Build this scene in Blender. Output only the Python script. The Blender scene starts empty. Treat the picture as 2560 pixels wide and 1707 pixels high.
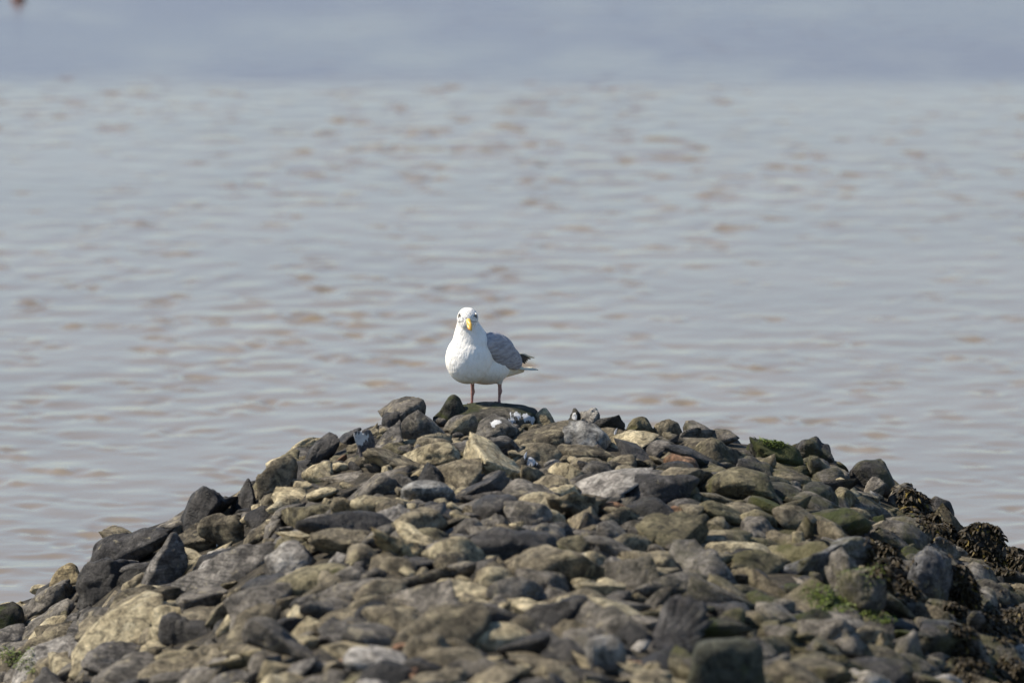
import bpy, bmesh, math, random
import numpy as np
from mathutils import Vector, Matrix

random.seed(7)
RNG = np.random.default_rng(11)
SC = bpy.context.scene
COL = SC.collection
R = math.radians

# ------------------------------------------------------------------ camera
PITCH = R(9.06)
CAM_Z = 7.157
FPX = 21000.0                       # focal length in pixels of the 2560 px wide photograph
cam_d = bpy.data.cameras.new('camera')
cam = bpy.data.objects.new('camera', cam_d); COL.objects.link(cam)
cam.location = (0, 0, CAM_Z)
cam.rotation_euler = (R(90) - PITCH, 0, 0)
cam_d.sensor_width = 36.0
cam_d.lens = FPX * 36.0 / 2560.0
cam_d.clip_start = 0.5
cam_d.clip_end = 20000
cam_d.dof.use_dof = True
cam_d.dof.focus_distance = 36.0
cam_d.dof.aperture_fstop = 2.5
cam_d.dof.aperture_blades = 0
SC.camera = cam

# ------------------------------------------------------------------ sky, sun, exposure
SUN_EL, SUN_AZ = R(48), R(-81)      # azimuth from +Y (view direction) towards +X; negative is left
world = bpy.data.worlds.new('World'); SC.world = world; world.use_nodes = True
wn = world.node_tree.nodes; wl = world.node_tree.links
sky = wn.new('ShaderNodeTexSky'); sky.sky_type = 'NISHITA'; sky.sun_disc = False
sky.sun_elevation = SUN_EL; sky.sun_rotation = SUN_AZ
sky.air_density = 1.0; sky.dust_density = 0.3; sky.ozone_density = 4.0
wn['Background'].inputs['Strength'].default_value = 0.108
wl.new(sky.outputs[0], wn['Background'].inputs[0])
sun_d = bpy.data.lights.new('sun', 'SUN'); sun_d.energy = 5.0; sun_d.angle = R(0.6)
sun_d.color = (1.0, 0.91, 0.77)
sun = bpy.data.objects.new('sun', sun_d); COL.objects.link(sun)
sdir = Vector((math.sin(SUN_AZ) * math.cos(SUN_EL), math.cos(SUN_AZ) * math.cos(SUN_EL), math.sin(SUN_EL)))
sun.rotation_euler = (-sdir).to_track_quat('-Z', 'Y').to_euler()
sun.location = sdir * 60 + Vector((0, 35, 0))
SC.view_settings.view_transform = 'Standard'
SC.view_settings.look = 'None'
SC.view_settings.exposure = 0.45
SC.view_settings.gamma = 1.0
SC.render.engine = 'CYCLES'
SC.cycles.use_denoising = True
SC.cycles.max_bounces = 6

# ------------------------------------------------------------------ projection helpers
FW = np.array([0, math.cos(PITCH), -math.sin(PITCH)])
UP = np.array([0, math.sin(PITCH), math.cos(PITCH)])
def project(p):
    d = np.asarray(p, float) - np.array([0, 0, CAM_Z])
    dep = d @ FW
    return 1280 + FPX * d[..., 0] / dep, 853.5 - FPX * (d @ UP) / dep, dep
def ray(px, py):
    return FW + (px - 1280) / FPX * np.array([1.0, 0, 0]) - (py - 853.5) / FPX * UP
def z_at(y, py):                    # height that shows at row py when standing at distance y
    r = ray(1280, py); return CAM_Z + r[2] / r[1] * y
def smooth(a, b, x):
    t = np.clip((x - a) / (b - a), 0, 1); return t * t * (3 - 2 * t)

class Lumps:                        # cheap vectorised pseudo noise: sums of randomly directed sines
    def __init__(self, rng, freq, n=14, dim=3):
        k = rng.normal(size=(n, dim)); k /= np.linalg.norm(k, axis=1)[:, None]
        self.k = k * freq * rng.uniform(.6, 1.5, (n, 1)); self.ph = rng.uniform(0, 6.283, n); self.n = n
    def __call__(self, p):
        return np.sin(p @ self.k.T + self.ph).sum(1) * math.sqrt(2.0 / self.n) * .6

# ------------------------------------------------------------------ object helpers
def mesh_np(name, v, f, smooth_shade=True):
    me = bpy.data.meshes.new(name)
    v = np.asarray(v, np.float32); f = np.asarray(f, np.int32); n = f.shape[1]
    me.vertices.add(len(v)); me.vertices.foreach_set('co', v.ravel())
    me.loops.add(f.size); me.loops.foreach_set('vertex_index', f.ravel())
    me.polygons.add(len(f)); me.polygons.foreach_set('loop_start', np.arange(0, f.size, n, dtype=np.int32))
    me.update(calc_edges=True)
    me.polygons.foreach_set('use_smooth', np.full(len(f), smooth_shade))
    return me
def link(name, me, mats, parent=None):
    o = bpy.data.objects.new(name, me); COL.objects.link(o)
    if me is not None and mats is not None and len(me.materials) == 0:
        for m in (mats if isinstance(mats, (list, tuple)) else [mats]): me.materials.append(m)
    if parent: o.parent = parent
    return o
def tag(o, label=None, cat=None, group=None, kind=None):
    for k, v in (('label', label), ('category', cat), ('group', group), ('kind', kind)):
        if v: o[k] = v
    return o

# ------------------------------------------------------------------ materials
def new_mat(name):
    m = bpy.data.materials.new(name); m.use_nodes = True
    return m, m.node_tree.nodes, m.node_tree.links, m.node_tree.nodes['Principled BSDF']
def math_node(nt, op, a, b=None, clamp=False):
    n = nt.nodes.new('ShaderNodeMath'); n.operation = op; n.use_clamp = clamp
    for i, s in enumerate((a, b)):
        if s is None: continue
        if isinstance(s, (int, float)): n.inputs[i].default_value = s
        else: nt.links.new(s, n.inputs[i])
    return n.outputs[0]
def mix_col(nt, fac, a, b, mode='MIX'):
    n = nt.nodes.new('ShaderNodeMix'); n.data_type = 'RGBA'; n.blend_type = mode
    for s, i in ((fac, 0), (a, 6), (b, 7)):
        if isinstance(s, (int, float)): n.inputs[i].default_value = s
        elif isinstance(s, tuple): n.inputs[i].default_value = (*s, 1)
        else: nt.links.new(s, n.inputs[i])
    return n.outputs[2]
def noise_tex(nt, vec, scale, detail=6, rough=.6, dist=0.0):
    n = nt.nodes.new('ShaderNodeTexNoise'); n.inputs['Scale'].default_value = scale
    n.inputs['Detail'].default_value = detail; n.inputs['Roughness'].default_value = rough
    n.inputs['Distortion'].default_value = dist
    nt.links.new(vec, n.inputs['Vector']); return n.outputs['Fac']
def ramp(nt, fac, a, b):
    n = nt.nodes.new('ShaderNodeMapRange'); n.interpolation_type = 'SMOOTHSTEP'
    n.inputs['From Min'].default_value = a; n.inputs['From Max'].default_value = b
    nt.links.new(fac, n.inputs['Value']); return n.outputs[0]
def vmath(nt, op, a, b):
    n = nt.nodes.new('ShaderNodeVectorMath'); n.operation = op
    for i, s in enumerate((a, b)):
        if isinstance(s, tuple): n.inputs[i].default_value = s
        else: nt.links.new(s, n.inputs[i])
    return n.outputs[0] if op not in ('DISTANCE', 'LENGTH') else n.outputs['Value']

def stone_mat(name, c1, c2, lichen=(.42, .36, .22), lich=0.25, moss=0.0, moss_col=(.075, .085, .018), bands=0.0, spots=0.5, rough=.85):
    m, N, L, B = new_mat(name); nt = m.node_tree
    geo = N.new('ShaderNodeNewGeometry'); oi = N.new('ShaderNodeObjectInfo')
    rnd = math_node(nt, 'FRACT', math_node(nt, 'ADD', oi.outputs['Random'], geo.outputs['Random Per Island']))
    comb = N.new('ShaderNodeCombineXYZ')
    L.new(math_node(nt, 'MULTIPLY', rnd, 41.0), comb.inputs[0]); L.new(math_node(nt, 'MULTIPLY', rnd, 17.0), comb.inputs[2])
    pos = vmath(nt, 'ADD', geo.outputs['Position'], comb.outputs[0])
    base = mix_col(nt, ramp(nt, noise_tex(nt, pos, 9, 7, .62, .3), .36, .64), c1, c2)
    # stone to stone variation
    val = N.new('ShaderNodeMapRange'); L.new(rnd, val.inputs['Value'])
    val.inputs['To Min'].default_value = .70; val.inputs['To Max'].default_value = 1.30
    hsv = N.new('ShaderNodeHueSaturation'); L.new(base, hsv.inputs['Color']); L.new(val.outputs[0], hsv.inputs['Value'])
    hsv.inputs['Saturation'].default_value = 1.0
    col = hsv.outputs[0]
    mid = N.new('ShaderNodeMapRange'); L.new(noise_tex(nt, pos, 26, 6, .65, .8), mid.inputs['Value'])
    mid.inputs['From Min'].default_value = .36; mid.inputs['From Max'].default_value = .64
    mid.inputs['To Min'].default_value = .34; mid.inputs['To Max'].default_value = 1.65
    hs2 = N.new('ShaderNodeHueSaturation'); L.new(col, hs2.inputs['Color']); L.new(mid.outputs[0], hs2.inputs['Value'])
    col = hs2.outputs[0]
    # pale crust
    lf = ramp(nt, noise_tex(nt, pos, 14, 9, .68, .6), .66 - .3 * lich, .76 - .28 * lich)
    col = mix_col(nt, math_node(nt, 'MULTIPLY', lf, .8), col, lichen)
    # fine grain, dark pits
    col = mix_col(nt, math_node(nt, 'MULTIPLY', ramp(nt, noise_tex(nt, pos, 75, 5, .7), .55, .72), spots), col, (.025, .024, .022))
    col = mix_col(nt, math_node(nt, 'MULTIPLY', ramp(nt, noise_tex(nt, pos, 120, 3, .6), .62, .75), spots * .6), col, (.45, .43, .38))
    if bands:
        sv = vmath(nt, 'MULTIPLY', pos, (6.0, 10.0, 75.0))
        col = mix_col(nt, math_node(nt, 'MULTIPLY', ramp(nt, noise_tex(nt, sv, 1.0, 4, .6, 1.2), .42, .66), bands), col, (.035, .032, .03))
    if moss:
        mf = ramp(nt, noise_tex(nt, geo.outputs['Position'], 6.5, 8, .66, .4), .68 - .36 * moss, .80 - .33 * moss)
        mc = mix_col(nt, noise_tex(nt, pos, 60, 4, .7), tuple(x * .6 for x in moss_col), tuple(x * 1.5 for x in moss_col))
        col = mix_col(nt, math_node(nt, 'MULTIPLY', mf, .9), col, mc)
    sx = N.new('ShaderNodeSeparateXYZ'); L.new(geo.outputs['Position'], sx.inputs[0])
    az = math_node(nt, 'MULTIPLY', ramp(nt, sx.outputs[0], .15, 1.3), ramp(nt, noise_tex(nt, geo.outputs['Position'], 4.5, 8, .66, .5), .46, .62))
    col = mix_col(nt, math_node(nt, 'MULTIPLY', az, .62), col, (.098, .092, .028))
    L.new(col, B.inputs['Base Color'])
    B.inputs['Roughness'].default_value = rough
    B.inputs['Specular IOR Level'].default_value = .35
    b1 = N.new('ShaderNodeBump'); b1.inputs['Distance'].default_value = .035; b1.inputs['Strength'].default_value = 1.0
    L.new(noise_tex(nt, pos, 22, 9, .68, .5), b1.inputs['Height'])
    b2 = N.new('ShaderNodeBump'); b2.inputs['Distance'].default_value = .012; b2.inputs['Strength'].default_value = .9
    L.new(noise_tex(nt, pos, 95, 5, .7), b2.inputs['Height']); L.new(b1.outputs[0], b2.inputs['Normal'])
    L.new(b2.outputs[0], B.inputs['Normal'])
    m['col_node'] = ''
    return m

def add_droppings(m, centres, stretch=(1, 1, 1), thr=.5, scale=28):
    """White bird lime on a stone: splashes with a shape of their own around given points of the rock."""
    nt = m.node_tree; B = nt.nodes['Principled BSDF']
    old = B.inputs['Base Color'].links[0].from_socket
    geo = nt.nodes.new('ShaderNodeNewGeometry'); mask = None
    for c, r in centres:
        d = vmath(nt, 'DISTANCE', geo.outputs['Position'], tuple(c))
        s = math_node(nt, 'SUBTRACT', 1.0, math_node(nt, 'DIVIDE', d, r), True)
        mask = s if mask is None else math_node(nt, 'MAXIMUM', mask, s)
    n = noise_tex(nt, vmath(nt, 'MULTIPLY', geo.outputs['Position'], stretch), scale, 4, .55, .8)
    f = math_node(nt, 'ADD', n, math_node(nt, 'MULTIPLY', math_node(nt, 'SUBTRACT', mask, .45), .7))
    f = math_node(nt, 'MULTIPLY', ramp(nt, f, thr, thr + .05), math_node(nt, 'GREATER_THAN', mask, 0.01))
    nt.links.new(mix_col(nt, f, old, (.80, .80, .79)), B.inputs['Base Color'])

def plain_mat(name, c1, c2=None, scale=40, rough=.7, bump=0.0, spec=.4, stretch=(1, 1, 1), lo=.4, hi=.6):
    m, N, L, B = new_mat(name); nt = m.node_tree
    tc = N.new('ShaderNodeTexCoord'); v = vmath(nt, 'MULTIPLY', tc.outputs['Object'], stretch)
    n = noise_tex(nt, v, scale, 5, .6)
    L.new(mix_col(nt, ramp(nt, n, lo, hi), c1, c2 or c1), B.inputs['Base Color'])
    B.inputs['Roughness'].default_value = rough; B.inputs['Specular IOR Level'].default_value = spec
    if bump:
        b = N.new('ShaderNodeBump'); b.inputs['Distance'].default_value = bump; b.inputs['Strength'].default_value = .8
        L.new(n, b.inputs['Height']); L.new(b.outputs[0], B.inputs['Normal'])
    return m

# ------------------------------------------------------------------ water: one sheet to the horizon
def build_water():
    def axis(a, b, step, far_lo, far_hi):
        mid = list(np.arange(a, b, step)); lo = []; s = step; x = a
        while x > far_lo: s *= 1.35; x -= s; lo.append(x)
        hi = []; s = step; x = mid[-1]
        while x < far_hi: s *= 1.35; x += s; hi.append(x)
        return np.array(lo[::-1] + mid + hi)
    xs = axis(-5.2, 5.2, .036, -6000, 6000); ys = axis(36, 70, .036, -400, 9000)
    X, Y = np.meshgrid(xs, ys); rng = np.random.default_rng(5)
    Z = np.zeros_like(X)
    wx, wy = X + .06 * np.sin(Y * 1.7), Y + .08 * np.sin(X * 1.3 + Y * .4)
    Zs = np.zeros_like(X); E = np.zeros_like(X)
    for i in range(110):                               # i < 40 long swell, < 90 short wavelets, rest: where the wavelets break out
        band = 0 if i < 36 else (1 if i < 86 else 2)
        lo, hi = ((.24, .55), (.11, .24), (.30, .9))[band]
        lam = lo * (hi / lo) ** rng.random(); th = rng.normal(R(-8), R((62, 66, 90)[band])); k = 6.283 / lam
        w = np.sin(k * (math.sin(th) * wx + math.cos(th) * wy) + rng.uniform(0, 6.283))
        if band == 0: Z += .0080 * lam / 6.283 * w
        elif band == 1: Zs += .020 * lam / 6.283 * w
        else: E += w / math.sqrt(12)
    Z = Z + 7.0 * np.abs(Z) * Z + Zs * np.clip(.10 + 1.25 * E, .06, 2.6)
    grp = .75 + .4 * np.sin(X * .8 + Y * .31 + 1) * np.sin(Y * .45 - X * .22) + .2 * np.sin(X * 1.9 - Y * .9)
    edge = Y + .1 * np.sin(X * 1.1) + .08 * np.sin(X * 3.1 + 1)
    calm = smooth(55.3, 56.5, edge)
    Z *= np.clip(grp, .3, 1.3) * (1 - .80 * calm)
    Z += calm * .006 * np.sin(Y * 1.1 + .7 * np.sin(X * .9)) * np.sin(X * .55 + Y * .2)
    fade = smooth(60, 5.2 + 3, np.abs(X)) if False else 1 - smooth(5.0, 7.0, np.abs(X))
    Z *= fade * (1 - smooth(68, 72, Y)) * smooth(34, 36.2, Y)
    v = np.stack([X, Y, Z], -1).reshape(-1, 3)
    nx, ny = len(xs), len(ys); i = np.arange(nx * ny).reshape(ny, nx)
    f = np.stack([i[:-1, :-1], i[:-1, 1:], i[1:, 1:], i[1:, :-1]], -1).reshape(-1, 4)
    m, N, L, B = new_mat('silty_water'); nt = m.node_tree
    geo = N.new('ShaderNodeNewGeometry')
    c = mix_col(nt, ramp(nt, noise_tex(nt, geo.outputs['Position'], .5, 3), .35, .65), (.200, .156, .102), (.222, .176, .118))
    # beyond the edge of the silt plume lies clearer, darker water with drifting wisps of silt
    sep = N.new('ShaderNodeSeparateXYZ'); L.new(geo.outputs['Position'], sep.inputs[0])
    ln = math_node(nt, 'ADD', sep.outputs[1], math_node(nt, 'MULTIPLY', noise_tex(nt, geo.outputs['Position'], .6, 3), .4))
    wf = ramp(nt, ln, 55.5, 56.7)
    pat = ramp(nt, noise_tex(nt, vmath(nt, 'MULTIPLY', geo.outputs['Position'], (.75, .38, 1.0)), 1.0, 3, .5), .46, .68)
    clear = mix_col(nt, pat, (.105, .062, .058), (.15, .11, .085))
    L.new(mix_col(nt, wf, c, clear), B.inputs['Base Color'])
    L.new(math_node(nt, 'ADD', .12, math_node(nt, 'MULTIPLY', wf, .03)), B.inputs['Roughness'])
    B.inputs['IOR'].default_value = 1.333
    b = N.new('ShaderNodeBump'); b.inputs['Distance'].default_value = .02; b.inputs['Strength'].default_value = .16
    L.new(noise_tex(nt, vmath(nt, 'MULTIPLY', geo.outputs['Position'], (5.0, 8.0, 5.0)), 1.0, 4, .55, .3), b.inputs['Height'])
    L.new(b.outputs[0], B.inputs['Normal'])
    o = link('water', mesh_np('water', v, f), m)
    return tag(o, 'grey brown silty sea water with short wind ripples', kind='structure')
build_water()

# ------------------------------------------------------------------ groyne profile
YE = 35.25                          # far end of the groyne's level crest
SIL = [(-900, 1800), (-300, 1640), (0, 1510), (110, 1468), (220, 1393), (330, 1298), (450, 1250), (590, 1198), (700, 1133), (820, 1076), (930, 1038),
       (1010, 1030), (1120, 1026), (1260, 1028), (1400, 1040), (1520, 1042), (1650, 1058), (1800, 1078), (1950, 1088), (2060, 1121),
       (2140, 1166), (2240, 1208), (2340, 1254), (2460, 1316), (2560, 1364), (2860, 1500), (3400, 1900)]
PX = np.array([(p - 1280) / FPX * (YE / math.cos(R(9.6))) for p, _ in SIL])
PZ = np.array([z_at(YE, q) for _, q in SIL]) - .03
SX = [a for a, _ in SIL]; SY = [b for _, b in SIL]
bed_lump = Lumps(RNG, 3.5, 12, 2); bed_fine = Lumps(RNG, 14, 14, 2)
def bed_z(x, y):
    x = np.atleast_1d(np.asarray(x, float)); y = np.atleast_1d(np.asarray(y, float))
    z = np.interp(x, PX, PZ)
    z = z + .018 * bed_lump(np.stack([x, y], -1)) + .008 * bed_fine(np.stack([x, y], -1))
    return z - np.maximum(0, y - YE - .05) * .85
def ground_hit(px, py):
    r = ray(px, py); t = np.arange(24, 37.5, .004) / r[1]
    p = np.array([0, 0, CAM_Z]) + t[:, None] * r
    below = np.nonzero(p[:, 2] < bed_z(p[:, 0], p[:, 1]))[0]
    i = below[0] if len(below) else int(np.argmin(np.abs(p[:, 1] - YE)))
    return p[i]

# ------------------------------------------------------------------ stone materials
GREY = stone_mat('grey_stone', (.088, .078, .064), (.205, .182, .150), lichen=(.36, .31, .21), lich=.38)
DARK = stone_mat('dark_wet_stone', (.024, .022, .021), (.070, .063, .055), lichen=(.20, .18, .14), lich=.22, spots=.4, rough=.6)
BROWN = stone_mat('brown_silted_stone', (.112, .092, .060), (.235, .198, .132), lichen=(.40, .34, .21), lich=.40)
TAN = stone_mat('pale_tan_stone', (.28, .23, .14), (.50, .425, .27), lichen=(.60, .53, .36), lich=.4, spots=.4)
OLIVE = stone_mat('olive_algae_stone', (.105, .090, .050), (.21, .18, .105), lich=.3, moss=.36, moss_col=(.095, .092, .028))
MOSSY = stone_mat('mossy_dark_stone', (.032, .032, .026), (.085, .078, .055), lich=.1, moss=.62, moss_col=(.05, .062, .012))
SLATE = stone_mat('banded_slate_stone', (.085, .077, .068), (.20, .182, .158), lich=.3, bands=.7)
PALE = stone_mat('pale_grey_stone', (.22, .20, .175), (.40, .37, .325), lichen=(.55, .52, .46), lich=.35)
RUST = stone_mat('rusty_orange_stone', (.22, .12, .07), (.36, .22, .13), lich=.35)
BED = stone_mat('shade_darkened_silt_bed', (.030, .025, .018), (.080, .066, .044), lichen=(.18, .15, .09), lich=.2, moss=.2)  # silt colour darkened so it carries the shade of the crevices between stones

# ------------------------------------------------------------------ stone shapes
def ico(sub):
    bm = bmesh.new(); bmesh.ops.create_icosphere(bm, subdivisions=sub, radius=1)
    v = np.array([x.co[:] for x in bm.verts]); f = np.array([[x.index for x in p.verts] for p in bm.faces]); bm.free(); return v, f
ICO = {s: ico(s) for s in (3, 4, 5)}
def rock_shape(seed, sub=4, planes=11, sharp=9.0, crag=.07, taper=0.0, apex=0.0, flat_top=0.0, loaf=False, box=None):
    """Rounded polyhedron from random planes, roughened; fills the box -1..1."""
    rng = np.random.default_rng(seed); d, f = ICO[sub]
    n = rng.normal(size=(planes, 3)); n /= np.linalg.norm(n, axis=1)[:, None]
    off = rng.uniform(.62, 1.05, planes)
    q = np.maximum(d @ n.T, 0) / off
    r = 1 / (np.power(np.power(q, sharp).sum(1), 1 / sharp) + .12)
    v = d * r[:, None]
    l1, l2, l3 = Lumps(rng, 2.2), Lumps(rng, 5.5), Lumps(rng, 13)
    h = .10 * l1(v) + crag * l2(v) + crag * .55 * (np.abs(l3(v)) - .4) + crag * .6 * np.abs(Lumps(rng, 7)(v))
    v = v * (1 + h)[:, None]
    if box:
        bs, wgt = box; sup = d / np.power((np.abs(d) ** bs).sum(1), 1 / bs)[:, None]
        lo, hi = v.min(0), v.max(0); vn = (v - (lo + hi) / 2) / ((hi - lo) / 2)
        v = vn * (1 - wgt) + sup * wgt * (1 + .09 * l1(d) + crag * l2(d))[:, None]
    if loaf:
        e = 2.4; v = d / np.power((np.abs(d) ** e).sum(1), 1 / e)[:, None] * (1 + .05 * l1(d) + crag * .6 * l2(d) + crag * .4 * np.abs(l3(d)))[:, None]
    if taper or apex:
        t = (v[:, 2] - v[:, 2].min()) / np.ptp(v[:, 2])
        v[:, 0] = v[:, 0] * (1 - taper * t ** 1.2) + apex * t ** 1.3
        v[:, 1] *= 1 - .55 * taper * t
    if flat_top: v[:, 2] = np.minimum(v[:, 2], flat_top + .12 * (v[:, 2] - flat_top))
    lo, hi = v.min(0), v.max(0)
    return (v - (lo + hi) / 2) / ((hi - lo) / 2), f

# ------------------------------------------------------------------ the groyne itself
groyne = bpy.data.objects.new('stone_groyne', None); COL.objects.link(groyne)
groyne.location = (0, 33, 0)
tag(groyne, 'long low groyne of bedded grey, brown and tan stones running into the sea', 'groyne')
GI = Matrix.Translation((0, -33, 0))
def under_groyne(o):
    o.parent = groyne; o.matrix_parent_inverse = GI; return o
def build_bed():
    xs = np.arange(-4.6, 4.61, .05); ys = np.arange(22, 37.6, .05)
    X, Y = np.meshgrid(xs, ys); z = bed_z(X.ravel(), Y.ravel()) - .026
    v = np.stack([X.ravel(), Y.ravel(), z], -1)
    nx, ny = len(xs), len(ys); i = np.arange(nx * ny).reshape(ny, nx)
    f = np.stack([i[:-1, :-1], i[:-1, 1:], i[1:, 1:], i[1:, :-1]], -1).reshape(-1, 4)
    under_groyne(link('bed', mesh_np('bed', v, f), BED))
build_bed()

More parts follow.
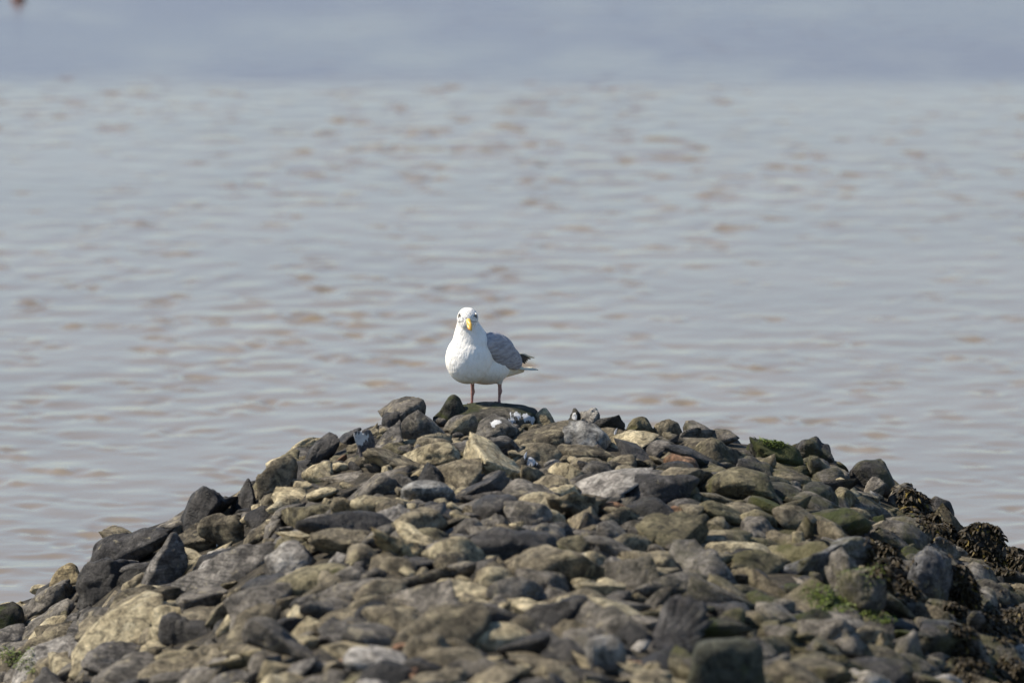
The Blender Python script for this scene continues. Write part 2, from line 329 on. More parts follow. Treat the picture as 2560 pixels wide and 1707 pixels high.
# ------------------------------------------------------------------ single boulders that stand out, each a thing
# x0, x1, top row, bottom row in photo pixels; apex lean, taper, sharpness, crag, material, depth / width, planes, label
BOULDERS = [
 (943, 1066, 994, 1066, -.15, .35, 12, .05, 'GREY', .9, 9, 'large grey brown boulder on the crest beside the pointed dark rock'),
 (952, 1016, 1028, 1072, .1, .2, 10, .06, 'DARK', .6, 9, 'black rock wedged in front of the large crest boulder'),
 (985, 1132, 1020, 1098, -.25, .45, 13, .045, 'GREY', .8, 8, 'big brown grey boulder with a sloping back and dark overhanging face'),
 (905, 1010, 1052, 1122, .45, .3, 9, .05, 'SLATE', .8, 9, 'reddish grey slab leaning on the big sloping boulder'),
 (1078, 1168, 985, 1034, .05, .6, 12, .05, 'MOSSY', .8, 8, 'small pointed dark rock with a green side, behind the gull'),
 (1098, 1350, 1007, 1066, .16, .2, 5, .05, 'PERCH', .9, 10, 'long mossy dark rock streaked with white droppings under the gull'),
 (1152, 1302, 1038, 1104, -.18, .6, 11, .05, 'FRONT', .8, 8, 'grey peaked rock with a white dropping, in front of the gull'),
 (1108, 1205, 1032, 1080, .0, .2, 9, .05, 'TANTOP', .7, 9, 'tan topped grey stone between two peaked rocks'),
 (1335, 1402, 1020, 1062, -.05, .3, 8, .05, 'TAN', .8, 10, 'rounded tan stone on the crest beside the mossy perch rock'),
 (1404, 1452, 1020, 1050, .0, .2, 8, .06, 'LIMED', .8, 9, 'small black stone splashed with white on the crest'),
 (1440, 1502, 1018, 1056, .0, .2, 7, .14, 'PALE', .8, 12, 'rough pitted pale stone next to the white splashed black stone'),
 (1474, 1568, 1031, 1074, .12, .12, 14, .05, 'DARK', .7, 8, 'dark blocky rock with a flat top on the crest'),
 (1562, 1638, 1041, 1082, -.12, .3, 6, .05, 'OLIVE', .9, 10, 'smooth olive brown rock beside the dark blocky rock'),
 (1628, 1708, 1045, 1080, -.1, .3, 7, .06, 'BROWN', .8, 10, 'low brown rock on the crest next to the olive one'),
 (1398, 1528, 1052, 1120, -.25, .4, 8, .05, 'PALE2', .8, 9, 'rounded grey rock with a whitish crown below the crest'),
 (1272, 1452, 1056, 1118, .1, .15, 5, .05, 'BROWN', .8, 10, 'broad flat brown stone below the mossy perch rock'),
 (884, 938, 1072, 1132, .35, .3, 9, .05, 'SMEAR', .7, 8, 'narrow tilted rock with a white smear on its face'),
 (800, 905, 1066, 1112, .3, .2, 10, .09, 'DARK', .8, 10, 'rugged black rock on the skyline of the left shoulder'),
 (757, 850, 1082, 1150, .35, .4, 11, .07, 'DARK', .8, 9, 'black leaning rock below the rugged skyline rock'),
 (1036, 1112, 1158, 1222, -.05, .7, 12, .04, 'DARK', .8, 7, 'black triangular rock standing upright among tan stones'),
 (1000, 1140, 1200, 1250, -.1, .25, 6, .06, 'PALE2', .8, 10, 'pale grey flat boulder in front of the black triangular rock'),
 (1298, 1368, 1136, 1170, .0, .3, 6, .05, 'LIMED', .8, 10, 'small stone with a white cap among the grey slabs'),
 (640, 745, 1140, 1240, -.15, .45, 11, .05, 'BROWN', .8, 8, 'brown pyramid shaped rock jutting from the left edge'),
 (556, 640, 1196, 1280, .35, .35, 11, .05, 'DARK', .8, 8, 'thin dark slab leaning against the brown pyramid rock'),
 (436, 600, 1212, 1335, .4, .3, 12, .05, 'DARK', .7, 9, 'large black sloping boulder on the seaward left edge'),
 (217, 442, 1306, 1410, .35, .3, 7, .05, 'DARKG', .6, 10, 'long dark rounded boulder lying on the left slope'),
 (186, 322, 1392, 1490, .05, .2, 12, .06, 'DARK', .7, 9, 'black blocky rock in front of the long dark boulder'),
 (122, 216, 1406, 1470, .1, .25, 6, .04, 'TANR', .8, 10, 'tan ribbed stone at the water side of the black blocky rock'),
 (44, 190, 1452, 1530, .25, .2, 7, .06, 'GREY', .7, 10, 'grey hump backed rock low on the left slope'),
 (-40, 60, 1505, 1600, .2, .2, 8, .06, 'MOSSY', .8, 10, 'dark mossy rock lowest on the left slope'),
 (330, 470, 1330, 1480, .3, .25, 8, .06, 'SLATE', .6, 9, 'grey sloping slab below the long dark boulder'),
 (490, 620, 1280, 1370, .1, .2, 12, .04, 'BROWN', .7, 8, 'square edged brown block on the left slope'),
 (400, 715, 1345, 1470, .45, .15, 8, .06, 'SLATE', .4, 10, 'long dark striped slab slanting down the left slope'),
 (660, 800, 1352, 1430, -.05, .3, 6, .04, 'PALE', .8, 10, 'rounded lilac grey boulder among tan cobbles'),
 (925, 1062, 1308, 1405, .1, .12, 9, .05, 'TANR', .7, 9, 'blocky yellow tan boulder with a flat top'),
 (1258, 1385, 1248, 1325, -.1, .5, 10, .05, 'GREY', .8, 9, 'dark grey peaked boulder in the middle of the stones'),
 (1865, 2010, 1088, 1150, .1, .15, 7, .06, 'MOSSY', .8, 10, 'dark rock with bright green weed on the right shoulder'),
 (1985, 2085, 1092, 1150, .1, .2, 8, .07, 'DARK', .8, 10, 'black lumpy rock next to the green weed'),
 (2122, 2243, 1148, 1222, -.15, .25, 6, .05, 'DARK', .8, 10, 'smooth black boulder alone on the right skyline'),
 (2155, 2215, 1192, 1235, .0, .15, 10, .05, 'GREY', .8, 9, 'small grey block at the foot of the smooth black boulder'),
 (2218, 2335, 1210, 1275, .05, .25, 7, .06, 'GREY', .8, 10, 'grey brown boulder on the right edge with weed below it'),
 (2320, 2395, 1238, 1300, -.2, .3, 7, .05, 'DARKG', .8, 9, 'dark rounded rock further down the right edge'),
 (2395, 2518, 1308, 1405, .0, .1, 13, .05, 'DARK', .7, 8, 'big black block amid brown seaweed'),
 (2500, 2600, 1368, 1430, .0, .2, 9, .06, 'GREY', .8, 9, 'grey angular rock beyond the big black block'),
 (1945, 2190, 1345, 1450, -.1, .45, 13, .05, 'GREYP', .7, 8, 'large grey faceted boulder with a pale left face'),
 (2160, 2300, 1310, 1375, .1, .25, 11, .05, 'GREY', .7, 8, 'grey wedge shaped rock above the seaweed'),
 (2265, 2390, 1370, 1500, -.1, .35, 10, .05, 'GREYP', .8, 8, 'tall grey rock rising out of the seaweed'),
 (2350, 2490, 1410, 1530, -.3, .3, 8, .05, 'BROWN', .8, 9, 'brown rounded boulder below the tall grey rock'),
 (2080, 2235, 1415, 1540, .1, .15, 13, .05, 'GREY', .7, 8, 'dark green grey block with a sharp edge by the moss'),
 (1700, 1925, 1590, 1760, .0, .05, 15, .035, 'SLAB', .5, 7, 'big square block with a flat dark olive face'),
 (1608, 1790, 1490, 1640, .25, .45, 11, .04, 'DARKG', .8, 8, 'dark brown leaning boulder behind the square block'),
 (1462, 1568, 1585, 1680, -.05, .3, 6, .03, 'PALE', .8, 9, 'smooth whitish boulder beside the leaning boulder'),
 (600, 845, 1545, 1660, -.1, .3, 7, .04, 'GREY', .7, 9, 'large rounded olive grey boulder with a dark hollow beneath'),
 (390, 540, 1535, 1600, -.2, .2, 8, .05, 'DARK', .7, 9, 'black cleft stone in the brown slope of cobbles'),
 (1740, 1960, 1165, 1245, .1, .25, 5, .05, 'OLIVE', .8, 10, 'broad yellow olive boulder with a smooth rounded back'),
 (1560, 1750, 1185, 1262, .25, .25, 11, .05, 'DARKG', .7, 9, 'dark hollow sided rock beside the broad olive boulder'),
 (1840, 1945, 1140, 1200, .1, .15, 12, .1, 'DARK', .7, 10, 'black pitted rock above the broad olive boulder'),
]
VAR = {}
def hero_mat(key):
    if key in ('GREY', 'DARK', 'BROWN', 'TAN', 'OLIVE', 'MOSSY', 'SLATE', 'PALE', 'RUST'): return globals()[key]
    if key in VAR: return VAR[key]
    VAR[key] = {
     'PERCH': lambda: stone_mat('perch_stone', (.038, .036, .030), (.135, .120, .092), lich=.3, moss=.55, moss_col=(.035, .042, .010)),
     'FRONT': lambda: stone_mat('peaked_stone', (.085, .076, .062), (.185, .170, .145), lich=.3, bands=.3),
     'TANTOP': lambda: stone_mat('tan_topped_stone', (.13, .12, .11), (.34, .29, .18), lich=.4),
     'LIMED': lambda: stone_mat('limed_black_stone', (.03, .03, .028), (.08, .072, .058), lich=.1),
     'SMEAR': lambda: stone_mat('smeared_stone', (.10, .09, .088), (.19, .175, .168), lich=.2),
     'PALE2': lambda: stone_mat('whitish_grey_stone', (.12, .113, .10), (.30, .29, .265), lichen=(.5, .49, .45), lich=.3),
     'DARKG': lambda: stone_mat('dark_grey_stone', (.04, .037, .036), (.095, .088, .082), lich=.15),
     'TANR': lambda: stone_mat('yellow_tan_stone', (.23, .175, .088), (.38, .30, .165), lich=.2, bands=.35),
     'GREYP': lambda: stone_mat('blue_grey_stone', (.085, .085, .088), (.22, .215, .21), lich=.3, bands=.25),
     'SLAB': lambda: stone_mat('olive_block_stone', (.045, .047, .036), (.085, .085, .060), lich=.1, moss=.35),
    }[key]()
    return VAR[key]

occupied = []                       # (x, y, radius) on the ground
hero_boxes = []                     # (x0, x1, ytop, ybot, ground y)
boulder_by_label = {}
ROLL = {800: (25, 1.9), 757: (38, 2.0), 556: (48, 2.0), 436: (36, 2.1), 217: (24, 2.0), 330: (36, 2.0), 400: (28, 2.4), 44: (24, 1.8), 905: (35, 1.8),
        640: (40, 1.4), 186: (25, 1.4), 1985: (-18, 1.7), 1865: (-10, 1.8), 2218: (-22, 1.7), 2320: (-35, 1.8), 2160: (-25, 1.8), 2350: (-30, 1.7), 2122: (-25, 1.5), 2395: (-20, 1.4)}
def build_boulders():
    for i, (x0, x1, yt, yb, apex, taper, sharp, crag, mk, dw, planes, label) in enumerate(BOULDERS):
        cx = (x0 + x1) / 2; g = ground_hit(cx, yb - .1 * (yb - yt))
        dep = g[1] / math.cos(R(10)); w = (x1 - x0) / FPX * dep
        dpt = w * dw * (1.0 if dw > .5 else 1.0)
        yc = min(g[1] + dpt * .40, YE + .12); xc = (cx - 1280) / FPX * (yc / math.cos(R(10)))
        ztop = z_at(yc, yt); zg = min(float(bed_z(xc, yc)[0]), g[2]); zlo = zg - max(.06, .42 * (ztop - zg))
        hz = max(ztop - zlo, .05)
        v, f = rock_shape(1000 + i * 7, 5, planes, sharp * .75 + 1.0, crag * 1.4, taper * .7, apex * .75, 0, mk == 'PERCH', (5, .6) if mk == 'SLAB' else ((3, .55) if mk == 'MOSSY' else (3.4, .26)))
        if x0 in ROLL:                       # slabs that lie along the slope of the flank
            ang, ratio = ROLL[x0]; ca, sa = math.cos(R(ang)), math.sin(R(ang))
            xx, zz = v[:, 0] * ratio, v[:, 2].copy()
            v[:, 0] = xx * ca - zz * sa; v[:, 2] = xx * sa + zz * ca
            lo, hi = v.min(0), v.max(0); v = (v - (lo + hi) / 2) / ((hi - lo) / 2)
            zlo -= .18 * hz; hz *= 1.18
        v = v * np.array([w / 2, dpt / 2, hz / 2]); v[:, 2] += hz / 2
        o = link('boulder', mesh_np('boulder', v, f), hero_mat(mk))
        o.location = (xc, yc, zlo)
        tag(o, label, 'rock', 'loose boulders on the groyne')
        boulder_by_label[label] = o
        occupied.append((xc, yc, min(w, dpt) * .46, w * .46, dpt * .46))
        hero_boxes.append((x0, x1, yt, yb, yc))
build_boulders()

# ------------------------------------------------------------------ bedded stones
VARIANTS = []
for k in range(34):
    rr = np.random.default_rng(300 + k)
    VARIANTS.append(dict(seed=50 + k, planes=int(rr.integers(7, 13)), sharp=float(rr.choice([3.5, 4.5, 5.5, 7, 9])),
                         crag=float(rr.uniform(.045, .105)), taper=float(rr.uniform(0, .3)), apex=float(rr.uniform(-.25, .25))))
def pick_material(px, py, rng):
    u = rng.random()
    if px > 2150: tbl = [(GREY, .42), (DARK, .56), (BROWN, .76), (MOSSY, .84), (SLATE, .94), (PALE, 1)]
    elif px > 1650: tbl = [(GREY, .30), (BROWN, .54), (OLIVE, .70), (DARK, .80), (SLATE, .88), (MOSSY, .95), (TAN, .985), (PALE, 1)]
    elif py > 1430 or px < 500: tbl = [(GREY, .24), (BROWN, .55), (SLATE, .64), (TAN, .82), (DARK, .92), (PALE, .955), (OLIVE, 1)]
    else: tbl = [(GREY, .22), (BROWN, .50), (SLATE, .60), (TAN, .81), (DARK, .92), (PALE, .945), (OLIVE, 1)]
    for m, c in tbl:
        if u <= c: return m
    return GREY
def build_stones():
    rng = np.random.default_rng(21); placed = []; cells = {}
    def clash(x, y, r, gap):
        for gx in range(int(x / .3) - 2, int(x / .3) + 3):
            for gy in range(int(y / .3) - 2, int(y / .3) + 3):
                for (qx, qy, qr) in cells.get((gx, gy), ()):
                    if (x - qx) ** 2 + (y - qy) ** 2 < ((r + qr) * gap) ** 2: return True
        for (hx, hy, hr, hw, hd) in occupied:
            if ((x - hx) / (hw + r * .35)) ** 2 + ((y - hy) / (hd + r * .35)) ** 2 < 1: return True
        return False
    for r0, r1, tries, gap in ((.115, .155, 500, .86), (.08, .112, 4600, .80), (.05, .076, 7000, .74), (.026, .044, 9000, .68)):
        for _ in range(tries):
            x, y = rng.uniform(-3.1, 3.1), rng.uniform(27.6, 36.3)
            z = float(bed_z(x, y)[0]); px, py, _d = project((x, y, z))
            if px < -420 or px > 2980 or py > 2050 or z < .02: continue
            r = rng.uniform(r0, r1)
            if clash(x, y, r, gap): continue
            el = rng.uniform(.9, 2.3); flat = rng.uniform(.5, .9)
            if r > .12 and y > YE - 1.3 and 700 < px < 1700: continue
            sx, sy, sz = r * math.sqrt(el) * 1.12, r / math.sqrt(el) * 1.12, r * flat
            ztop = z + sz * rng.uniform(.45, 1.12) * (1 if r > .05 else .6)
            tp = project((x, y, ztop))[1]; bad = False; hwpx = r * FPX / 34
            for (x0, x1, yt, yb, hy) in hero_boxes:
                ov = min(x1, px + hwpx) - max(x0, px - hwpx)
                if ov > .08 * (x1 - x0) and y < hy and tp < yb - .22 * (yb - yt) and py > yt: bad = True
                if y > hy and ov > 0 and tp < yt - 6 and py > yt - 60 and y > YE - .3: bad = True
            if 1060 < px < 1345 and tp < 1022: bad = True
            if tp < np.interp(px, SX, SY) - 16: bad = True
            if bad: continue
            cells.setdefault((int(x / .3), int(y / .3)), []).append((x, y, r))
            # long axis lies across the slope on the flanks
            yaw = rng.normal(0, .4) if abs(x) < .8 else rng.normal(0, .6)
            slope = math.atan(float((bed_z(x + .1, y) - bed_z(x - .1, y))[0]) / .2)
            rot = Matrix.Rotation(-slope * .9 + rng.normal(0, .20), 3, 'Y') @ Matrix.Rotation(rng.normal(0, .20), 3, 'X') @ Matrix.Rotation(yaw, 3, 'Z')
            vis = (-60 < px < 2620 and py < 1790 and y < YE + .12)
            placed.append(dict(p=(x, y, ztop - sz), s=(sx, sy, sz), rot=rot, k=int(rng.integers(len(VARIANTS))), m=(RUST if (r < .07 and rng.random() < .022) else pick_material(px, py, rng)),
                               a=(sx * FPX / y) ** 2 * vis))
    placed.sort(key=lambda d: -d['a'])
    big, rest = placed[:300], placed[300:]
    shared = {}
    for d in big:
        key = (d['k'], d['m'].name)
        if key not in shared:
            a = dict(VARIANTS[d['k']]); v, f = rock_shape(sub=4, **a)
            me = mesh_np('stone', v, f); me.materials.append(d['m']); shared[key] = me
        o = bpy.data.objects.new('stone', shared[key]); COL.objects.link(o)
        M = Matrix.Translation(d['p']) @ d['rot'].to_4x4() @ Matrix.Diagonal((*d['s'], 1))
        under_groyne(o); o.matrix_basis = M
    vs, fs, mi, n = [], [], [], 0
    mats = [GREY, DARK, BROWN, TAN, OLIVE, MOSSY, SLATE, PALE, RUST]; names = [m.name for m in mats]; low = {}
    for d in rest:
        if d['k'] not in low: low[d['k']] = rock_shape(sub=3, **VARIANTS[d['k']])
        v, f = low[d['k']]
        v = (v * np.array(d['s'])) @ np.array(d['rot']).T + np.array(d['p'])
        vs.append(v); fs.append(f + n); n += len(v); mi.append(np.full(len(f), names.index(d['m'].name)))
    me = mesh_np('small_stones', np.concatenate(vs), np.concatenate(fs))
    for m in mats: me.materials.append(m)
    me.polygons.foreach_set('material_index', np.concatenate(mi).astype(np.int32))
    o = under_groyne(link('small_stones', me, None)); o['kind'] = 'stuff'
    print('stones', len(big), len(rest))
build_stones()

# ------------------------------------------------------------------ ray casting onto what has been built
bpy.context.view_layer.update()
DG = bpy.context.evaluated_depsgraph_get()
def cam_hit(px, py):
    r = Vector(ray(px, py)).normalized()
    ok, loc, nor, _i, ob, _m = SC.ray_cast(DG, Vector((0, 0, CAM_Z)), r)
    return (loc, nor, ob) if ok else (None, None, None)
def down_hit(x, y, z=3.0):
    ok, loc, nor, _i, ob, _m = SC.ray_cast(DG, Vector((x, y, z)), Vector((0, 0, -1)))
    return (loc, nor, ob) if ok else (None, None, None)

def lime(key, spots, stretch, thr=.5, scale=28):
    pts = []
    for px, py, r in spots:
        loc, _n, ob = cam_hit(px, py)
        if loc is not None and ob.name != 'water': pts.append((loc, r)); print('lime', key, px, py, ob.get('label', ob.name))
    if pts: add_droppings(hero_mat(key), pts, stretch, thr, scale)
lime('PERCH', [(1292, 1036, .05), (1315, 1042, .05), (1332, 1050, .04), (1280, 1050, .03)], (2.6, .7, .45), .57, 46)
lime('FRONT', [(1238, 1056, .042)], (1, 1, 1), .50, 45)
lime('LIMED', [(1426, 1032, .03), (1434, 1040, .03), (1330, 1152, .04)], (1.6, .8, .5), .50, 45)
lime('SMEAR', [(902, 1096, .06)], (1.8, 1, .5), .54, 46)

# ------------------------------------------------------------------ seaweed and moss
WEED = plain_mat('brown_bladderwrack', (.016, .012, .006), (.045, .031, .011), 60, .62, 0, .25)
WEED2 = plain_mat('olive_bladderwrack', (.10, .072, .014), (.17, .12, .02), 60, .6, 0, .25)
MOSS = plain_mat('green_weed', (.050, .075, .008), (.13, .17, .022), 50, .6, 0, .3)
def blades(points, rng, length, width, up, seg=3, droop=.6):
    vs, fs, n = [], [], 0
    for p, nor in points:
        p = np.array(p); nor = np.array(nor)
        th = rng.uniform(0, 6.283); d = np.array([math.cos(th), math.sin(th), 0]) + nor * up * rng.uniform(.4, 1.4)
        d /= np.linalg.norm(d); L = length * rng.uniform(.5, 1.4); W = width * rng.uniform(.6, 1.4)
        side = np.cross(d, [0, 0, 1.0]); side /= np.linalg.norm(side) + 1e-6
        side = side * math.cos(rng.uniform(-1, 1)) + np.cross(d, side) * math.sin(rng.uniform(-1, 1))
        q = p - nor * .004
        for s in range(seg + 1):
            t = s / seg; w = W * (math.sin(math.pi * min(.97, .22 + .72 * t))) * .5
            vs += [q - side * w, q + side * w]
            q = q + d * L / seg; d = d + np.array([0, 0, -droop / seg]); d /= np.linalg.norm(d)
        for s in range(seg):
            a = n + 2 * s; fs.append((a, a + 1, a + 3, a + 2))
        n += 2 * (seg + 1)
    return vs, fs
def patch_points(poly, count, rng):
    (cx, cy, rx, ry, ang) = poly; pts = []; c, s = math.cos(R(ang)), math.sin(R(ang))
    for _ in range(count):
        a, rr = rng.uniform(0, 6.283), math.sqrt(rng.random())
        u, v = rr * rx * math.cos(a), rr * ry * math.sin(a)
        loc, nor, ob = cam_hit(cx + u * c - v * s, cy + u * s + v * c)
        if loc is None or ob.name == 'water': continue
        # also dress what lies round the point, out of this line of sight
        q, qn, qo = down_hit(loc.x + rng.normal(0, .015), loc.y + abs(rng.normal(0, .05)), 3)
        use = (q, qn) if (q is not None and qo.name != 'water' and rng.random() < .5) else (loc, nor)
        pts.append((use[0][:], use[1][:]))
    return pts
CLUMPS = [  # centre and radii in photo pixels, angle, blades, label
 ((2325, 1300, 95, 22, 38), 620, 'strip of dark brown seaweed under the right edge boulders'),
 ((2440, 1292, 30, 12, 15), 130, 'olive seaweed tuft catching the light on the right skyline'),
 ((2497, 1325, 28, 16, 10), 150, 'dark seaweed bunch hanging on the corner of the big black block'),
 ((2435, 1372, 60, 14, 35), 260, 'thin seaweed trail in front of the big black block'),
 ((2510, 1410, 60, 20, 12), 380, 'seaweed heap beside the grey angular rock'),
 ((2205, 1400, 40, 42, 40), 380, 'dark seaweed filling the gap left of the tall grey rock'),
 ((2255, 1470, 45, 28, 30), 320, 'reddish seaweed at the foot of the tall grey rock'),
 ((2410, 1490, 40, 30, 10), 330, 'seaweed cushion on the flank of the brown rounded boulder'),
 ((2515, 1565, 60, 38, 10), 620, 'thick seaweed mat with yellow tips low on the right slope'),
 ((2415, 1650, 40, 52, -20), 460, 'round dark seaweed mound near the bottom of the right slope'),
 ((2525, 1680, 50, 30, 0), 330, 'brown seaweed with orange tips below the thick mat'),
 ((2390, 1520, 26, 18, 0), 120, 'small seaweed bunch between two grey stones'),
 ((2550, 1360, 30, 14, 30), 150, 'seaweed fringe on the slope beyond the big black block'),
]
rngw = np.random.default_rng(77)
for poly, cnt, label in CLUMPS:
    pts = patch_points(poly, int(cnt * 3.2), rngw)
    if len(pts) < 12: continue
    vs, fs = blades(pts, rngw, .030, .014, .35, 3, 1.6)
    me = mesh_np('seaweed_clump', vs, fs); me.materials.append(WEED); me.materials.append(WEED2)
    nb = len(fs) // 3; mi = np.repeat((rngw.random(nb) < .05).astype(np.int32), 3)
    me.polygons.foreach_set('material_index', mi)
    o = link('seaweed_clump', me, None)
    tag(o, label, 'seaweed', 'brown seaweed on the right flank', 'stuff')
for poly, cnt, label in [((1925, 1100, 38, 14, 22), 900, 'bright green weed on the rock of the right shoulder'),
                         ((2075, 1505, 60, 22, 12), 1000, 'yellow green moss cushion beside the dark green grey block'),
                         ((2200, 1540, 45, 16, 15), 600, 'moss patch below the dark green grey block'),
                         ((45, 1650, 50, 22, 25), 600, 'yellow green moss low on the left slope')]:
    pts = patch_points(poly, cnt, rngw)
    vs, fs = blades(pts, rngw, .022, .004, .9, 2, 1.3)
    o = link('moss_patch', mesh_np('moss_patch', vs, fs), MOSS)
    tag(o, label, 'moss', 'green growth on the stones', 'stuff')

# ------------------------------------------------------------------ shed feathers and a float
FEATHER = plain_mat('white_feather', (.78, .78, .78), (.7, .7, .7), 30, .8)
def feather(px, py, length, lean, label):
    loc, nor, ob = cam_hit(px, py)
    n = 7; vs = []; fs = []
    for i in range(n):
        t = i / (n - 1); w = .3 * length * math.sin(math.pi * min(.96, .12 + .85 * t)) * .5
        c = Vector((lean * length * t * t, 0, length * t)); b = .012 * (1 - 4 * (t - .5) ** 2)
        for s in (-1, 0, 1): vs.append((c.x + s * w, -.003 * (s == 0) + b * .3, c.z))
    for i in range(n - 1):
        for s in (0, 1): a = i * 3 + s; fs.append((a, a + 1, a + 4, a + 3))
    o = link('feather', mesh_np('feather', vs, fs), FEATHER)
    o.location = loc - Vector((0, 0, .006)); return tag(o, label, 'feather', 'shed white feathers')
feather(1312, 1146, .036, .25, 'small white feather standing behind the white capped stone')
feather(1537, 1086, .034, .3, 'white down feather stuck below the dark blocky rock')
feather(542, 1365, .03, .5, 'white feather caught on the long striped slab')
def build_float():
    r = ray(46, 2); t = -CAM_Z / r[2]; p = np.array([0, 0, CAM_Z]) + t * r
    bm = bmesh.new(); bmesh.ops.create_uvsphere(bm, u_segments=20, v_segments=12, radius=.05)
    for v in bm.verts: v.co.z *= .8; v.co.x *= 1.1
    me = bpy.data.meshes.new('body'); bm.to_mesh(me); bm.free()
    e = bpy.data.objects.new('fishing_float', None); COL.objects.link(e); e.location = (p[0], p[1], 0)
    tag(e, 'small dark red float drifting on the calm far water', 'float')
    me.polygons.foreach_set('use_smooth', np.ones(len(me.polygons), bool))
    b = link('body', me, plain_mat('dull_red_float', (.16, .05, .045), (.10, .06, .05), 20, .5), e); b.location = (0, 0, .015)
    bm = bmesh.new(); bmesh.ops.create_cone(bm, cap_ends=True, segments=10, radius1=.011, radius2=.008, depth=.05)
    me = bpy.data.meshes.new('stem'); bm.to_mesh(me); bm.free()
    s = link('stem', me, plain_mat('dark_stem', (.05, .05, .05)), e); s.location = (0, 0, .07)
build_float()

# ------------------------------------------------------------------ the gull
def build_gull():
    # local frame: +X forward along the body, +Y the bird's left, +Z up
    HEAD = R(41)                                         # body turned this far to the left of the view line
    root = bpy.data.objects.new('gull', None); COL.objects.link(root)
    fwd = Vector((-math.sin(HEAD), -math.cos(HEAD), 0))
    rz = math.atan2(fwd.y, fwd.x)
    # the point of ground midway under the bird
    ru = ray(1180, 1018); yg = YE + .17; base = np.array([0, 0, CAM_Z]) + ru * (yg / ru[1])
    S = 1.04
    org = Vector(base) + Vector((.036, .02, 0))
    root.location = org; root.rotation_euler = (0, 0, rz); root.scale = (S, S, S)
    tag(root, 'white and grey gull with yellow bill standing on the mossy crest rock', 'gull')
    W = Matrix.Translation(org) @ Matrix.Rotation(rz, 4, 'Z') @ Matrix.Diagonal((S, S, S, 1)); WI = W.inverted()

    def blob(bm, c, s, pitch=0, yaw=0, seg=28):
        M = Matrix.Translation(c) @ Matrix.Rotation(yaw, 4, 'Z') @ Matrix.Rotation(-pitch, 4, 'Y') @ Matrix.Diagonal((*s, 1))
        bmesh.ops.create_uvsphere(bm, u_segments=seg, v_segments=seg // 2, radius=1, matrix=M)
    def cone(bm, a, b, ra, rb, flat=1.0, n=9):
        a, b = Vector(a), Vector(b)
        for i in range(n):
            t = i / (n - 1); p = a.lerp(b, t); r = ra + (rb - ra) * t
            bmesh.ops.create_uvsphere(bm, u_segments=20, v_segments=10, radius=1, matrix=Matrix.Translation(p) @ Matrix.Diagonal((r, r * flat, r, 1)))
    def solidify(bm, name, voxel, it, mat, parent):
        me = bpy.data.meshes.new(name); bm.to_mesh(me); bm.free()
        o = bpy.data.objects.new('tmp', me); COL.objects.link(o)
        r = o.modifiers.new('r', 'REMESH'); r.mode = 'VOXEL'; r.voxel_size = voxel; r.use_smooth_shade = True
        s = o.modifiers.new('s', 'SMOOTH'); s.factor = .5; s.iterations = it
        dg = bpy.context.evaluated_depsgraph_get()
        out = bpy.data.meshes.new_from_object(o.evaluated_get(dg)); out.name = name
        bpy.data.objects.remove(o)
        out.polygons.foreach_set('use_smooth', np.ones(len(out.polygons), bool))
        out.materials.clear()
        return link(name, out, mat, parent)

    # materials
    m, N, L, B = new_mat('white_plumage'); nt = m.node_tree
    tc = N.new('ShaderNodeTexCoord'); ob = tc.outputs['Object']
    soft = noise_tex(nt, vmath(nt, 'MULTIPLY', ob, (60, 60, 26)), 1.0, 5, .6)
    col = mix_col(nt, ramp(nt, soft, .42, .74), (.90, .87, .81), (.80, .77, .70))
    sep = N.new('ShaderNodeSeparateXYZ'); L.new(ob, sep.inputs[0])
    # greyish streaks on crown and face
    st = ramp(nt, noise_tex(nt, vmath(nt, 'MULTIPLY', ob, (190, 190, 90)), 1.0, 3, .6), .46, .66)
    hm = ramp(nt, sep.outputs[2], .335, .365)
    col = mix_col(nt, math_node(nt, 'MULTIPLY', math_node(nt, 'MULTIPLY', st, hm), .9), col, (.34, .33, .33))
    # warm bounce off the rocks put into the belly feather colour
    bm_ = ramp(nt, math_node(nt, 'MULTIPLY', sep.outputs[2], -1.0), -.165, -.095)
    col = mix_col(nt, math_node(nt, 'MULTIPLY', bm_, .5), col, (.62, .54, .42))
    # grey mantle over the back
    mg = math_node(nt, 'SUBTRACT', sep.outputs[2], math_node(nt, 'MULTIPLY', sep.outputs[0], .9))
    mg = math_node(nt, 'ADD', mg, math_node(nt, 'MULTIPLY', math_node(nt, 'SUBTRACT', noise_tex(nt, ob, 55, 3, .6), .5), .012))
    mgf = math_node(nt, 'MULTIPLY', ramp(nt, mg, .283, .291), math_node(nt, 'SUBTRACT', 1.0, ramp(nt, sep.outputs[0], .028, .036)))
    col = mix_col(nt, mgf, col, (.35, .345, .37))
    L.new(col, B.inputs['Base Color']); B.inputs['Roughness'].default_value = .9; B.inputs['Specular IOR Level'].default_value = .15
    b = N.new('ShaderNodeBump'); b.inputs['Distance'].default_value = .012; b.inputs['Strength'].default_value = .6
    L.new(noise_tex(nt, vmath(nt, 'MULTIPLY', ob, (70, 70, 34)), 1.0, 5, .62), b.inputs['Height']); L.new(b.outputs[0], B.inputs['Normal'])
    WHITE = m
    GREYW = plain_mat('grey_wing_plumage', (.27, .265, .285), (.44, .43, .455), 1.0, .85, .014, .2, (26, 60, 95), .34, .66)
    BLACKF = plain_mat('black_primary', (.02, .02, .022), (.05, .048, .045), 80, .7)
    TAILM = plain_mat('cream_tail', (.72, .68, .56), (.62, .57, .44), 1.0, .85, .003, .2, (14, 90, 90))
    LEG = plain_mat('pink_leg_skin', (.36, .20, .165), (.27, .135, .11), 130, .55, .001)
    BILL = plain_mat('yellow_bill', (.80, .54, .13), (.74, .44, .08), 60, .38, 0, .5)
    RED = plain_mat('bill_spot', (.62, .13, .03)); DKG = plain_mat('dark_face_feathers', (.085, .082, .08), (.20, .195, .19), 260, .9)
